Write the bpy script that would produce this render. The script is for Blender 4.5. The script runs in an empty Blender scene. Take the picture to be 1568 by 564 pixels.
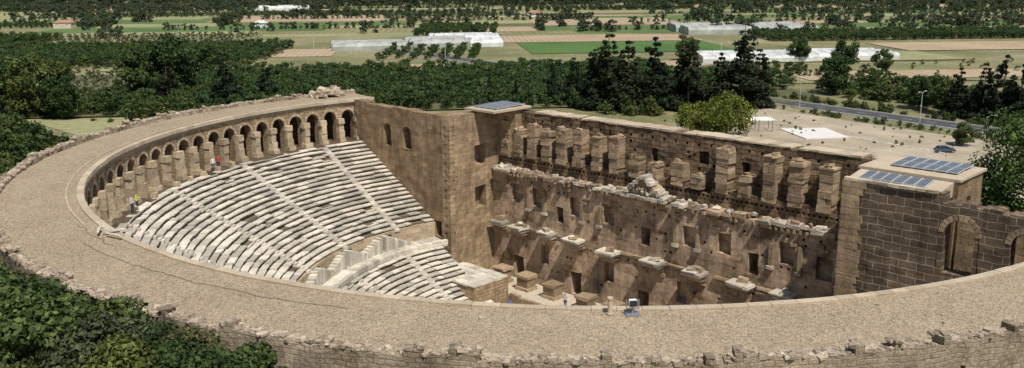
import bpy, math, random
import numpy as np
from mathutils import Vector, Matrix, noise
random.seed(7); rng=np.random.default_rng(11)
scene=bpy.context.scene
COL=scene.collection
# ------------------------------------------------------------------ materials
class N:
    def __init__(s,name,rough=.9):
        s.m=bpy.data.materials.new(name); s.m.use_nodes=True; s.t=s.m.node_tree; s.t.nodes.clear()
        s.out=s.n('ShaderNodeOutputMaterial'); s.b=s.n('ShaderNodeBsdfPrincipled')
        s.l(s.b.outputs[0],s.out.inputs[0]); s.b.inputs['Roughness'].default_value=rough
        s.b.inputs['Specular IOR Level'].default_value=.2
        s.tc=s.n('ShaderNodeTexCoord')
    def n(s,t): return s.t.nodes.new(t)
    def l(s,a,b): s.t.links.new(a,b)
    def noise(s,scale,detail=4,rough=.6,vec=None,stretch=None):
        n=s.n('ShaderNodeTexNoise'); n.inputs['Scale'].default_value=scale; n.inputs['Detail'].default_value=detail; n.inputs['Roughness'].default_value=rough
        v=vec or s.tc.outputs['Object']
        if stretch:
            mp=s.n('ShaderNodeMapping'); mp.inputs['Scale'].default_value=stretch; s.l(v,mp.inputs[0]); v=mp.outputs[0]
        s.l(v,n.inputs['Vector']); return n.outputs['Fac']
    def ramp(s,fac,stops,interp='LINEAR'):
        r=s.n('ShaderNodeValToRGB'); r.color_ramp.interpolation=interp
        e=r.color_ramp.elements
        while len(e)<len(stops): e.new(.5)
        for i,(p,c) in enumerate(stops):
            e[i].position=p; e[i].color=(c,c,c,1) if not hasattr(c,'__len__') else tuple(c)+(1,)
        s.l(fac,r.inputs[0]); return r.outputs[0]
    def mix(s,a,b,fac=1.,mode='MULTIPLY'):
        m=s.n('ShaderNodeMix'); m.data_type='RGBA'; m.blend_type=mode
        for sock,val in ((m.inputs[0],fac),(m.inputs[6],a),(m.inputs[7],b)):
            if hasattr(val,'is_output'): s.l(val,sock)
            elif hasattr(val,'__len__'): sock.default_value=tuple(val)+(1,)
            else: sock.default_value=val
        return m.outputs[2]
    def bump(s,h,dist=.05,strength=1.):
        b=s.n('ShaderNodeBump'); b.inputs['Distance'].default_value=dist; b.inputs['Strength'].default_value=strength
        s.l(h,b.inputs['Height']); s.l(b.outputs[0],s.b.inputs['Normal'])
    def island(s):
        g=s.n('ShaderNodeNewGeometry'); return g.outputs['Random Per Island']
    def rnd(s):
        g=s.n('ShaderNodeObjectInfo'); return g.outputs['Random']
    def col(s,c): 
        if hasattr(c,'is_output'): s.l(c,s.b.inputs['Base Color'])
        else: s.b.inputs['Base Color'].default_value=tuple(c)+(1,)
        return s.m
def masonry(name,c1,c2,mortar,bw=1.1,bh=.5,ms=.03,patch=None,pamt=.5,dark=.45,bump=.06,pitted=0,streak=.7,fine=.75):
    s=N(name)
    dn=s.n('ShaderNodeTexNoise'); dn.inputs['Scale'].default_value=1.3; dn.inputs['Detail'].default_value=3
    s.l(s.tc.outputs['Object'],dn.inputs['Vector'])
    vm=s.n('ShaderNodeVectorMath'); vm.operation='MULTIPLY_ADD'; s.l(dn.outputs['Color'],vm.inputs[0]); vm.inputs[1].default_value=(.16,.16,0); s.l(s.tc.outputs['UV'],vm.inputs[2])
    b=s.n('ShaderNodeTexBrick'); s.l(vm.outputs[0],b.inputs['Vector']); b.inputs['Scale'].default_value=1
    b.inputs['Brick Width'].default_value=bw; b.inputs['Row Height'].default_value=bh; b.inputs['Mortar Size'].default_value=ms; b.inputs['Mortar Smooth'].default_value=.5
    b.inputs['Color1'].default_value=tuple(c1)+(1,); b.inputs['Color2'].default_value=tuple(c2)+(1,); b.inputs['Mortar'].default_value=tuple(mortar)+(1,)
    c=b.outputs['Color']
    if patch: c=s.mix(c,patch,s.ramp(s.noise(.42,6,.65),[(.5-pamt*.25,0),(.58-pamt*.2,1)]),'MIX')
    c=s.mix(c,s.ramp(s.noise(.3,5,.7),[(.3,(dark,dark*.97,dark*.95)),(.7,(1.28,1.25,1.2))]))
    c=s.mix(c,s.ramp(s.noise(1,4,.7,stretch=(1.2,1.2,.16)),[(.3,.5),(.6,1.12)]),streak)
    f=s.noise(5,6,.8)
    c=s.mix(c,s.ramp(f,[(.3,.5),(.62,1.25)]),fine)
    if pitted:
        v=s.n('ShaderNodeTexVoronoi'); v.inputs['Scale'].default_value=1.1; s.l(s.tc.outputs['Object'],v.inputs['Vector'])
        c=s.mix(c,s.ramp(v.outputs['Distance'],[(.1,.25),(.2,1)]),pitted)
    ad=s.n('ShaderNodeMath'); ad.operation='MULTIPLY_ADD'; s.l(b.outputs['Fac'],ad.inputs[0]); ad.inputs[1].default_value=-.35; s.l(f,ad.inputs[2])
    s.bump(ad.outputs[0],bump*2)
    return s.col(c)
def stone(name,c1,c2,isl=.4,sc=3.,dark=.5,bump=.05):
    s=N(name)
    c=s.ramp(s.noise(sc*.15,5,.7),[(.3,c1),(.7,c2)])
    c=s.mix(c,s.ramp(s.island(),[(0,1-isl),(1,1+isl*.4)]))
    f=s.noise(sc*2,6,.8)
    c=s.mix(c,s.ramp(f,[(.33,dark),(.55,1.1)]),.8)
    s.bump(f,bump); return s.col(c)
def plain(name,c,rough=.8,var=.25,sc=1.5,metal=0):
    s=N(name,rough); s.b.inputs['Metallic'].default_value=metal
    return s.col(s.mix(c,s.ramp(s.noise(sc,5,.7),[(.3,1-var),(.7,1+var)])))
def foliage(name,cd,cl,sc=.5):
    s=N(name,.7)
    c=s.ramp(s.island(),[(0,cd),(.75,cl),(1,[x*1.35 for x in cl])])
    c=s.mix(c,s.ramp(s.rnd(),[(0,(.6,.7,.62)),(.5,(.95,1,.9)),(1,(1.4,1.15,.9))]))
    c=s.mix(c,s.ramp(s.noise(sc,3,.6),[(.35,.6),(.65,1.3)]))
    tr=s.n('ShaderNodeBsdfTranslucent'); s.l(c,tr.inputs[0]); mx=s.n('ShaderNodeMixShader'); mx.inputs[0].default_value=.25
    s.l(s.b.outputs[0],mx.inputs[1]); s.l(tr.outputs[0],mx.inputs[2]); s.l(mx.outputs[0],s.out.inputs[0])
    return s.col(c)
M_ana=masonry('brown_masonry',(.36,.26,.16),(.245,.172,.105),(.38,.29,.19),1.15,.52,.03,dark=.55)
M_tow=masonry('tower_masonry',(.46,.345,.22),(.31,.228,.145),(.39,.30,.2),1.2,.55,.035,dark=.55)
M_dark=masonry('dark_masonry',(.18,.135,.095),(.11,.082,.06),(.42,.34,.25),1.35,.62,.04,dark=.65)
M_fro=masonry('frons_masonry',(.37,.27,.17),(.23,.158,.098),(.13,.09,.058),1.3,.6,.03,patch=(.5,.375,.265),pamt=.5,dark=.45,bump=.06,pitted=.4,streak=.75,fine=.65)
M_fru=masonry('frons_upper_masonry',(.34,.245,.155),(.2,.14,.09),(.11,.078,.052),1.1,.5,.045,dark=.45,bump=.1,pitted=.35)
M_par=masonry('rubble_masonry',(.46,.375,.275),(.31,.245,.175),(.25,.19,.13),.5,.26,.035,patch=(.5,.42,.32),pamt=.5,dark=.6,bump=.1,pitted=.3,streak=.4)
M_arc=masonry('arcade_masonry',(.46,.35,.225),(.32,.235,.15),(.23,.165,.105),.7,.4,.03,dark=.6)
M_gal=masonry('shade_toned_gallery_masonry',(.16,.12,.08),(.11,.08,.054),(.09,.065,.045),.8,.4,.03,dark=.6)  # inner walls and floor darkened so the gallery's shade is in the colour
M_seat=stone('marble_seating_stone',(.48,.435,.355),(.69,.645,.555),.4,2.,.52)
M_gap=stone('shade_toned_riser_stone',(.14,.11,.075),(.23,.185,.135),.3,2.,.55)  # shade under the seat lips painted into risers and gaps, for row contrast
M_step=stone('marble_step_stone',(.5,.455,.375),(.66,.61,.53),.25,3.,.65)
M_pier=stone('pier_stone',(.42,.325,.215),(.56,.455,.32),.3,2.,.5,.1)
M_frag=stone('marble_fragment_stone',(.43,.375,.305),(.65,.585,.49),.45,2.,.5,.1)
M_pbl=stone('brown_block_stone',(.3,.22,.14),(.45,.34,.225),.35,1.5,.4,.12)
M_rub=stone('rubble_stone',(.38,.305,.225),(.55,.46,.355),.4,2.,.5,.1)
M_cop=stone('coping_stone',(.43,.35,.25),(.52,.435,.325),.2,3.,.75)
def gravel(name,c1,c2,sp=.5,vs=11,big=.25):
    s=N(name,.95)
    v=s.n('ShaderNodeTexVoronoi'); v.inputs['Scale'].default_value=vs; s.l(s.tc.outputs['Object'],v.inputs['Vector'])
    bw=s.n('ShaderNodeSeparateColor'); s.l(v.outputs['Color'],bw.inputs[0])
    c=s.ramp(s.noise(big,6,.7),[(.3,c1),(.7,c2)])
    c=s.mix(c,s.ramp(bw.outputs[0],[(0,1-sp),(.5,1),(1,1+sp*.8)]))
    c=s.mix(c,s.ramp(s.noise(3,6,.85),[(.35,.82),(.6,1.1)]))
    s.bump(v.outputs['Distance'],.03); return s.col(c)
M_roof=gravel('roof_gravel',(.295,.232,.158),(.365,.295,.207),.42,14)
M_lot=gravel('lot_gravel',(.25,.21,.145),(.48,.41,.31),.15,7,.07)
M_conc=plain('pale_concrete',(.62,.6,.56),.8,.12)
M_asph=plain('asphalt',(.07,.07,.073),.9,.15)
M_white=plain('white_paint',(.78,.78,.76),.5,.05)
M_bark=plain('bark',(.12,.085,.055),.9,.4)
M_metal=plain('grey_metal',(.35,.36,.37),.4,.1,2,.6)
M_dk=plain('dark_plastic',(.03,.03,.03),.5,.1)
M_cable=plain('cable_sheath',(.08,.07,.06),.7,.1)
M_sandfl=plain('orchestra_sand',(.46,.40,.31),.9,.2)
F_dark=foliage('citrus_foliage',(.03,.058,.02),(.072,.118,.04))
F_pine=foliage('pine_foliage',(.010,.019,.010),(.026,.04,.02))
F_brd=foliage('broadleaf_foliage',(.03,.052,.017),(.08,.12,.04))
F_far=foliage('haze_toned_woodland_foliage',(.045,.068,.04),(.095,.122,.075))  # paler, bluer green: distance haze put into the leaf colour
F_shr=foliage('shrub_foliage',(.035,.058,.018),(.12,.155,.05),1.2)
F_big=foliage('leafy_tree_foliage',(.04,.07,.018),(.13,.185,.05),.4)
F_yel=foliage('yellow_foliage',(.08,.10,.015),(.24,.25,.05))
F_olv=foliage('olive_foliage',(.06,.075,.04),(.14,.155,.085))
# ------------------------------------------------------------------ mesh builder
class MB:
    def __init__(s): s.v=[];s.f=[];s.uv=[];s.m=[]
    def quad(s,p,uv=None,m=0):
        i=len(s.v); s.v+=[tuple(q) for q in p]; s.f.append(tuple(range(i,i+len(p)))); s.uv.append(uv); s.m.append(m)
    def hexa(s,P,m=0):
        i=len(s.v); s.v+=[tuple(q) for q in P]
        for f in ((3,2,1,0),(4,5,6,7),(0,1,5,4),(1,2,6,5),(2,3,7,6),(3,0,4,7)):
            s.f.append(tuple(i+k for k in f)); s.uv.append(None); s.m.append(m)
    def box(s,x0,x1,y0,y1,z0,z1,m=0,j=0):
        P=[(x0,y0,z0),(x1,y0,z0),(x1,y1,z0),(x0,y1,z0),(x0,y0,z1),(x1,y0,z1),(x1,y1,z1),(x0,y1,z1)]
        if j: P=[tuple(c+random.uniform(-j,j) for c in p) for p in P]
        s.hexa(P,m)
    def blk(s,c,sz,rz=0,tilt=0,j=.05,m=0):
        R=Matrix.Rotation(rz,3,'Z')@Matrix.Rotation(random.uniform(-tilt,tilt),3,'X')@Matrix.Rotation(random.uniform(-tilt,tilt),3,'Y')
        P=[]
        for dz in (-.5,.5):
            for dx,dy in ((-.5,-.5),(.5,-.5),(.5,.5),(-.5,.5)):
                q=Vector((dx*sz[0]+random.uniform(-j,j),dy*sz[1]+random.uniform(-j,j),dz*sz[2]+random.uniform(-j,j)))
                P.append(tuple(R@q+Vector(c)))
        s.hexa(P,m)
    def tube(s,pts,rad,n=8,m=0):
        pts=[Vector(p) for p in pts]; i0=len(s.v)
        for k,p in enumerate(pts):
            d=(pts[min(k+1,len(pts)-1)]-pts[max(k-1,0)]).normalized()
            a=d.orthogonal().normalized(); b=d.cross(a); r=rad[k] if hasattr(rad,'__len__') else rad
            for q in range(n):
                t=2*math.pi*q/n; s.v.append(tuple(p+a*math.cos(t)*r+b*math.sin(t)*r))
        for k in range(len(pts)-1):
            for q in range(n):
                s.f.append((i0+k*n+q,i0+k*n+(q+1)%n,i0+(k+1)*n+(q+1)%n,i0+(k+1)*n+q)); s.uv.append(None); s.m.append(m)
        s.f.append(tuple(i0+(len(pts)-1)*n+q for q in range(n))); s.uv.append(None); s.m.append(m)
        s.f.append(tuple(i0+q for q in range(n))); s.uv.append(None); s.m.append(m)
    def obj(s,name,mats,deform=0,dsc=.7,parent=None,loc=None,rot=None):
        V=s.v; UV=[]
        for f,uv in zip(s.f,s.uv):
            if uv: UV+=list(uv); continue
            a,b,c=(Vector(V[f[k]]) for k in (0,1,2)); n=(b-a).cross(c-a)
            ax,ay,az=abs(n.x),abs(n.y),abs(n.z)
            for k in f:
                p=V[k]
                UV.append((p[0],p[1]) if az>ax and az>ay else ((p[1],p[2]) if ax>ay else (p[0],p[2])))
        if deform:
            o=[]
            for p in V:
                q=Vector(p); d=noise.noise_vector(q*dsc)*deform+noise.noise_vector(q*dsc*3.3)*deform*.4; o.append(tuple(q+d))
            V=o
        me=bpy.data.meshes.new(name); me.from_pydata(V,[],s.f)
        ul=me.uv_layers.new(name='UVMap'); ul.data.foreach_set('uv',np.array(UV,dtype=np.float32).ravel())
        for m in mats: me.materials.append(m)
        me.polygons.foreach_set('material_index',s.m); me.update()
        ob=bpy.data.objects.new(name,me); COL.objects.link(ob)
        if parent: ob.parent=parent
        if loc: ob.location=loc
        if rot: ob.rotation_euler=rot
        return ob
def empty(name,loc=(0,0,0),rz=0):
    e=bpy.data.objects.new(name,None); COL.objects.link(e); e.location=loc; e.rotation_euler=(0,0,rz); return e
def cuts(a,b,d,extra):
    L=sorted(set([round(a,3),round(b,3)]+[round(x,3) for x in extra if a<x<b]))
    out=[L[0]]
    for x in L[1:]:
        n=max(1,int(round((x-out[-1])/d))); s=out[-1]
        for k in range(1,n+1): out.append(s+(x-s)*k/n)
    return out
def arch_panel(mb,M,u0,u1,z0,z1,a,b,sill,spring,depth,m=0,mi=None,n=8,back=False):
    mi=m if mi is None else mi
    r=(b-a)/2; c=(a+b)/2
    def q(p,t=0): mb.quad([M(u,t,z) for u,z in p],[(u,z) for u,z in p],m)
    arc=[(c-r*math.cos(math.pi*k/n),spring+r*math.sin(math.pi*k/n)) for k in range(n+1)]
    for t in ((0,depth) if back else (0,)):
        if sill>z0: q([(u0,z0),(u1,z0),(u1,sill),(u0,sill)],t)
        q([(u0,sill),(a,sill),(a,spring),(u0,spring)],t); q([(b,sill),(u1,sill),(u1,spring),(b,spring)],t)
        q([(u0,spring),(a,spring),(a,z1),(u0,z1)],t); q([(b,spring),(u1,spring),(u1,z1),(b,z1)],t)
        for k in range(n):
            (ua,za),(ub,zb)=arc[k],arc[k+1]; q([(ua,za),(ub,zb),(ub,z1),(ua,z1)],t)
    path=[(a,sill)]+arc+[(b,sill)]
    for k in range(len(path)-1):
        (ua,za),(ub,zb)=path[k],path[k+1]
        mb.quad([M(ua,0,za),M(ub,0,zb),M(ub,depth,zb),M(ua,depth,za)],[(0,za),(0,zb),(depth,zb),(depth,za)],mi)
    if sill>z0: mb.quad([M(a,0,sill),M(b,0,sill),M(b,depth,sill),M(a,depth,sill)],None,mi)
def wall(mb,M,u0,u1,z0,top,thick,ops=(),du=.6,dz=.6,m=0,back=True,nd=.0):
    tf=top if callable(top) else (lambda u:top)
    zmax=max(tf(u0+(u1-u0)*k/200) for k in range(201))+.3
    U=cuts(u0,u1,du,[x for o in ops for x in o[:2]]); Z=cuts(z0,zmax,dz,[x for o in ops for x in o[2:4]])
    nu,nz=len(U)-1,len(Z)-1
    T=[min(tf((U[i]+U[i+1])/2),zmax) for i in range(nu)]
    st=[[-1]*nz for _ in range(nu)]
    for k,o in enumerate(ops):
        for i in range(nu):
            if o[0]-1e-3<(U[i]+U[i+1])/2<o[1]:
                for j in range(nz):
                    if o[2]-1e-3<(Z[j]+Z[j+1])/2<o[3]: st[i][j]=k
    def q(p,t): mb.quad([M(u,t,z) for u,z in p],[(u,z) for u,z in p],m)
    for i in range(nu):
        a,b=U[i],U[i+1]
        for j in range(nz):
            za,zb=Z[j],min(Z[j+1],T[i])
            if za>=T[i]-1e-4: break
            k=st[i][j]; p=[(a,za),(b,za),(b,zb),(a,zb)]
            if k<0:
                q(p,0)
                if back: q(p,thick)
            else:
                o=ops[k]; 
                if len(o)>5: 
                    if back and o[4]<thick: q(p,thick)
                    continue
                d=min(o[4],thick)
                if o[4]<thick:
                    q(p,d)
                    if back: q(p,thick)
                for (ii,jj,e) in ((i-1,j,((a,za),(a,zb))),(i+1,j,((b,za),(b,zb))),(i,j-1,((a,za),(b,za))),(i,j+1,((a,zb),(b,zb)))):
                    if 0<=ii<nu and 0<=jj<nz and st[ii][jj]==k: continue
                    (x1,y1),(x2,y2)=e
                    mb.quad([M(x1,0,y1),M(x2,0,y2),M(x2,d,y2),M(x1,d,y1)],None,m)
        mb.quad([M(a,0,T[i]),M(b,0,T[i]),M(b,thick,T[i]),M(a,thick,T[i])],None,m)
        if i<nu-1 and abs(T[i]-T[i+1])>1e-3:
            mb.quad([M(b,0,T[i]),M(b,thick,T[i]),M(b,thick,T[i+1]),M(b,0,T[i+1])],None,m)
    for u,t in ((U[0],T[0]),(U[-1],T[-1])):
        mb.quad([M(u,0,z0),M(u,thick,z0),M(u,thick,t),M(u,0,t)],None,m)
    for o in ops:
        if len(o)>5:
            ua,ub,za,zb,d=o[:5]; w=ub-ua
            e=o[6] if len(o)>6 else .25
            arch_panel(mb,M,ua,ub,za,zb,ua+e,ub-e,za+.001,zb-e-(w-2*e)/2,d,m)
            if d<thick: mb.quad([M(ua,d,za),M(ub,d,za),M(ub,d,zb),M(ua,d,zb)],None,m)
def nz(x,s,seed=0): return noise.noise(Vector((x*s,seed*13.7,.5)))
# ------------------------------------------------------------------ theatre
TH=empty('roman_theatre')
RI,RO,ZT=42.9,48.5,24.
A0,A1=math.radians(169.0),math.radians(371.0)
def bulge(t): return math.exp(-((math.degrees(t)-303)/38)**2)   # the rear walk is a little wider
def ro(t): return RO+.95*bulge(t)
def ri(t): return RI+.3*bulge(t)
def pol(r,t,z): return (r*math.cos(t),r*math.sin(t),z)
def ring(mb,r0,r1,z0,z1,a0=A0,a1=A1,n=240,m=0,bottom=True):
    R0=r0 if callable(r0) else (lambda t:r0); R1=r1 if callable(r1) else (lambda t:r1)
    for k in range(n):
        t,s=a0+(a1-a0)*k/n,a0+(a1-a0)*(k+1)/n
        mb.quad([pol(R0(t),t,z1),pol(R1(t),t,z1),pol(R1(s),s,z1),pol(R0(s),s,z1)],None,m)
        if z1>z0:
            if bottom: mb.quad([pol(R0(t),t,z0),pol(R1(t),t,z0),pol(R1(s),s,z0),pol(R0(s),s,z0)],None,m)
            for r in (R0,R1): mb.quad([pol(r(t),t,z0),pol(r(s),s,z0),pol(r(s),s,z1),pol(r(t),t,z1)],[(45*t,z0),(45*s,z0),(45*s,z1),(45*t,z1)],m)
    if z1>z0:
        for t in (a0,a1): mb.quad([pol(R0(t),t,z0),pol(R1(t),t,z0),pol(R1(t),t,z1),pol(R0(t),t,z1)],None,m)
mb=MB(); ring(mb,ri,ro,ZT-.55,ZT); mb.obj('gallery_roof',[M_roof],.05,.4,TH)
mb=MB()
t=A0
while t<A1:
    L=random.uniform(.9,1.5)/43; s=min(t+L,A1)
    z=ZT+.1+random.uniform(-.01,.01); r0=ri(t)-.2+random.uniform(-.03,.03); r1=ri(t)+.3
    P=[pol(r0,t,ZT-.25),pol(r1,t,ZT-.25),pol(r1,s-.0006,ZT-.25),pol(r0,s-.0006,ZT-.25)]
    mb.hexa(P+[(p[0],p[1],z) for p in P]); t=s
ring(mb,RI+1.0,RI+1.12,ZT+.0,ZT+.06,A0,math.radians(262),n=120)
mb.obj('roof_coping',[M_cop],0,1,TH)
def ptop(u): 
    return 24.2+.14*nz(u,.35,1)+.16*nz(u,1.3,2)+(.3 if nz(u,.9,3)>.38 else 0)+(.2 if u/RO<math.radians(235) else 0)
mb=MB()
Mo=lambda u,t,z: pol(ro(u/RO)+.7-t,u/RO,z)
ops=[]
for k in range(40):
    u=RO*A0+4+k*4.15+random.uniform(-.4,.4); zz=random.choice([21.8,22.4,22.6]); ops.append((u,u+.28,zz,zz+.3,.5))
wall(mb,Mo,RO*A0,RO*A1,8,ptop,.7,ops,du=.4,dz=1.2)
mb.obj('outer_wall',[M_par],.14,.9,TH)
mb=MB()
for k in range(3000):
    u=random.uniform(A0,A1); r=ro(u)+random.uniform(.03,.65); s=random.uniform(.1,.26)
    x,y,_=pol(r,u,0); mb.blk((x,y,ptop(u*RO)+s*.1),(s*1.5,s,s*.6),random.uniform(0,3),.25,s*.12)
for k in range(60):
    u=math.radians(random.uniform(172,177)); r=random.uniform(46.3,48.6); s=random.uniform(.35,.9)
    x,y,_=pol(r,u,0); mb.blk((x,y,24.2+random.uniform(0,1.3)*(1-abs(r-47.6)/1.6)),(s,s*.8,s*.6),random.uniform(0,3),.4,s*.14)
for k in range(260):   # loose stones lying on the walk
    u=random.uniform(A0,A1); r=ri(u)+random.uniform(.4,5.3)
    if random.random()<.6: r=ro(u)-random.uniform(.02,.5)
    s=random.uniform(.04,.12); x,y,_=pol(r,u,0); mb.blk((x,y,ZT+s*.3),(s*1.4,s,s*.8),random.uniform(0,3),.3,s*.15)
mb.obj('parapet_stones',[M_rub],0,1,TH)
# arcade
mb=MB(); NB=58; ZG=18.75
Ma=lambda u,t,z: pol(RI+.1+t,u/43.,z)
U0,U1=43*A0,43*A1; bay=(U1-U0)/NB
for k in range(NB):
    u0=U0+k*bay; u1=u0+bay; c=(u0+u1)/2; hw=.93+random.uniform(-.05,.05)
    arch_panel(mb,Ma,u0,u1,ZG,ZT-.55,c-hw,c+hw,ZG,21.85+random.uniform(-.08,.08),1.0,back=True)
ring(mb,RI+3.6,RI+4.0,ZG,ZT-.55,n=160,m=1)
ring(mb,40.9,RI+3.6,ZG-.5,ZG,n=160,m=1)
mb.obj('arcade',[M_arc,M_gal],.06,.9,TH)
mb=MB()
for k in range(NB+1):
    u=(U0+k*bay)/43.; j=random.uniform
    for (za,zb,w,pr) in ((ZG,ZG+.5,.5,.95),(ZG+.5,ZG+1.4,.40,.7),(ZG+1.4,ZG+2.4,.37,.6),(ZG+2.4,ZG+3.05,.46,.6)):
        w=w+j(-.06,.06); pr=pr+j(-.12,.12); dt=w/43.
        P=[pol(RI+.1-pr,u-dt,za),pol(RI+.15,u-dt,za),pol(RI+.15,u+dt,za),pol(RI+.1-pr,u+dt,za)]
        P+= [pol(RI+.1-pr*.93,u-dt,zb-.01),pol(RI+.15,u-dt,zb-.01),pol(RI+.15,u+dt,zb-.01),pol(RI+.1-pr*.93,u+dt,zb-.01)]
        mb.hexa([tuple(c+j(-.04,.04) for c in p) for p in P])
    c=(U0+(k+.5)*bay)
    if k<NB:
        for q in range(9):
            a=math.pi*(q+.5)/9; P=[]
            for tt in (.05,-.05+j(-.03,.02)):
                for (ra,aa) in ((.95,a-.16),(1.19,a-.16),(1.19,a+.16),(.95,a+.16)):
                    P.append(Ma(c-ra*math.cos(aa),tt,21.85+ra*math.sin(aa)))
            mb.hexa(P)
    if k>8 and random.random()<.5:
        x,y,_=pol(41.4,u+.01,0); mb.blk((x,y,ZG+.25),(.6,.45,.5),u,.1,.08)
mb.obj('arcade_piers',[M_pier],0,1,TH)
# seating
def seats(name,rows,rtop,ztop,run,rise,yc,stairs,miss=.01):
    mb=MB()
    for i in range(rows):
        r0=rtop-run*(i+1); zt=ztop-rise*i; ta=math.pi-math.asin(min(.99,yc/(r0+.3))); tb=3*math.pi-ta
        t=ta
        while t<tb:
            L=random.uniform(.8,2.1)/r0; s=min(t+L,tb)
            if random.random()>miss:
                z=zt+random.uniform(-.05,.035); r=r0+random.uniform(-.06,.08); zb=zt-rise-.08; g=.018/r0
                if random.random()<.1: z-=random.uniform(.03,.15)
                pr=[(r,z),(r+random.uniform(-.02,.03),z-.13),(r+.16,z-.16),(r+.19,zb),(r0+run+.12,z)]
                i0=len(mb.v)
                dz2=random.uniform(-.02,.02); dr=random.uniform(-.04,.04)
                mb.v+=[pol(a,t+g,b) for a,b in pr]+[pol(a+dr,s-g,b+dz2) for a,b in pr]
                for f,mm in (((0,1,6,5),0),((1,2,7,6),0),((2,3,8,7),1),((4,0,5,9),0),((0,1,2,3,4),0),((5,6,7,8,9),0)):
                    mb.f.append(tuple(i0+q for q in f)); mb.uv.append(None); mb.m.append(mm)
            t=s
        n=80
        for k in range(n):
            a,b=ta+(tb-ta)*k/n,ta+(tb-ta)*(k+1)/n
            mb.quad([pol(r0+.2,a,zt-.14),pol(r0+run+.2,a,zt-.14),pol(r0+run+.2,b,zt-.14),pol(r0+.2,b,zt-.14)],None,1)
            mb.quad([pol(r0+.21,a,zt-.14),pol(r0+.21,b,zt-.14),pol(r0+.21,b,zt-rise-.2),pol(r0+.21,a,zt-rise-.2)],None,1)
        for th in stairs:
            w=.34/r0
            for (ra,rb,zz) in ((r0-run*.42,r0+.05,zt-rise*.5),(r0-.01,r0+run*.4,zt-.03)):
                j=lambda p: tuple(c+random.uniform(-.02,.02) for c in p)
                P=[pol(ra,th-w,zz-.3),pol(rb,th-w,zz-.3),pol(rb,th+w,zz-.3),pol(ra,th+w,zz-.3)]
                mb.hexa([j(p) for p in P]+[j((p[0],p[1],zz)) for p in P],2)
    return mb.obj(name,[M_seat,M_gap,M_step],0,1,TH)
D=math.radians
seats('upper_seating',22,41.4,18.78,.638,.378,5.1,[D(180+18*k+1) for k in range(0,11)],.018)
seats('lower_seating',18,24.4,8.35,.63,.365,3.6,[D(184+21.5*k) for k in range(0,9)],.015)
mb=MB()
Mp=lambda u,t,z: pol(27.25+t,u/27.25,z)
ta=math.pi-math.asin(5.1/27.4); 
wall(mb,Mp,27.25*ta,27.25*(3*math.pi-ta),8.5,10.5,.5,[(27.25*D(a)-.6,27.25*D(a)+.6,8.6,10.2,.45) for a in range(184,357,14)],back=False,du=1)
ring(mb,24.3,27.6,8.2,8.6,ta,3*math.pi-ta,n=90,m=1,bottom=False)
for k in range(0,80):
    t=ta+(3*math.pi-2*ta)*k/80
    s=t+(3*math.pi-2*ta)/80-.002
    zt=8.95+random.uniform(-.03,.03); P=[pol(24.25,t,8.4),pol(24.75,t,8.4),pol(24.75,s,8.4),pol(24.25,s,8.4)]
    mb.hexa(P+[(p[0],p[1],zt) for p in P],1)
for dirn in (1,-1):
    for base in (187,201,215):
        for q in range(9):
            th=D(base)+dirn*q*.018+dirn*.01; z=10.4-q*.21
            P=[pol(26.35,th,8.5),pol(27.2,th,8.5),pol(27.2,th+dirn*.018,8.5),pol(26.35,th+dirn*.018,8.5)]
            mb.hexa(P+[(p[0],p[1],z) for p in P],1)
mb.obj('diazoma',[M_pier,M_seat],0,1,TH)
mb=MB()
mb.quad([pol(14,2*math.pi*k/48,1.82) for k in range(48)])
mb.quad([(-24,0,1.8),(24,0,1.8),(24,12.2,1.8),(-24,12.2,1.8)])
mb.box(-23.8,23.8,7.2,12.2,1.6,3.2)
mb.obj('orchestra_floor',[M_sandfl],0,1,TH)
for sx in (-1,1):
    mb=MB()
    x0,x1=(-23.5,-15.8)
    Mt=lambda u,t,z: (sx*(x1-t)*1.0,u,z)
    wall(mb,Mt,1.2,6.6,1.5,5.6,7.4,[(2.3,5.5,1.8,4.9,2.5,'arch')],du=1,dz=1)
    Mt2=lambda u,t,z:(sx*u,1.2+t,z)
    wall(mb,Mt2,x0,x1,1.5,5.6,5.4,(),du=1,dz=1)
    for q in range(7):
        xa=x0+q*1.1; a,b=sorted((sx*xa,sx*(xa+1.08)))
        for w in range(5): mb.box(a,b,1.1+w*1.12,2.19+w*1.12,5.6,5.78+random.uniform(-.03,.03),1,.03)
    mb.obj('vaulted_entrance',[M_arc,M_seat],.04,.9,TH)
def tower_ops(): return [(9.2,11.1,17.3,19.7,1.3),(9.25,11.15,11.9,14.6,1.3)]
mb=MB()
Mx=lambda y0:(lambda u,t,z:(u,y0+t,z))
wall(mb,Mx(5.2),-42.3,-24.02,1,lambda u:23.72+.12*nz(u,.8,4)+(.25 if u<-40 else 0),1.3,[(-36.7,-34.6,18.8,21.9,1.0,'arch',.25),(-32.9,-30.7,18.8,21.9,1.0,'arch',.25),(-26.9,-25.7,8.7,10.7,1.25)],du=.5)
mb.obj('analemma_wall',[M_ana],.1,.9,TH)
mb=MB()
wall(mb,Mx(5.2),24.02,43.5,1,lambda u:23.55 if u<27.5 else (23.75+.05*nz(u,1,4) if u<31.8 else 23.15+.3*nz(u,.35,5)+.3*nz(u,1.3,6)-(.35 if u>36 else 0)),1.3,
   [(31.75,34.65,17.6,22.2,1.4,'arch',.35),(36.5,39.1,17.5,22.0,1.4,'arch',.3)],du=.5)
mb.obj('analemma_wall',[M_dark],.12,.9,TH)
mb=MB(); wall(mb,Mx(8.3),32.05,43,16.8,lambda u:21.5+.5*nz(u,.6,9),.6,(),du=.7)
mb.box(32.02,43.0,6.55,8.3,16.6,16.8)
mb.obj('inner_wall',[M_tow],.08,.9,TH)
mb=MB()
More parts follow.
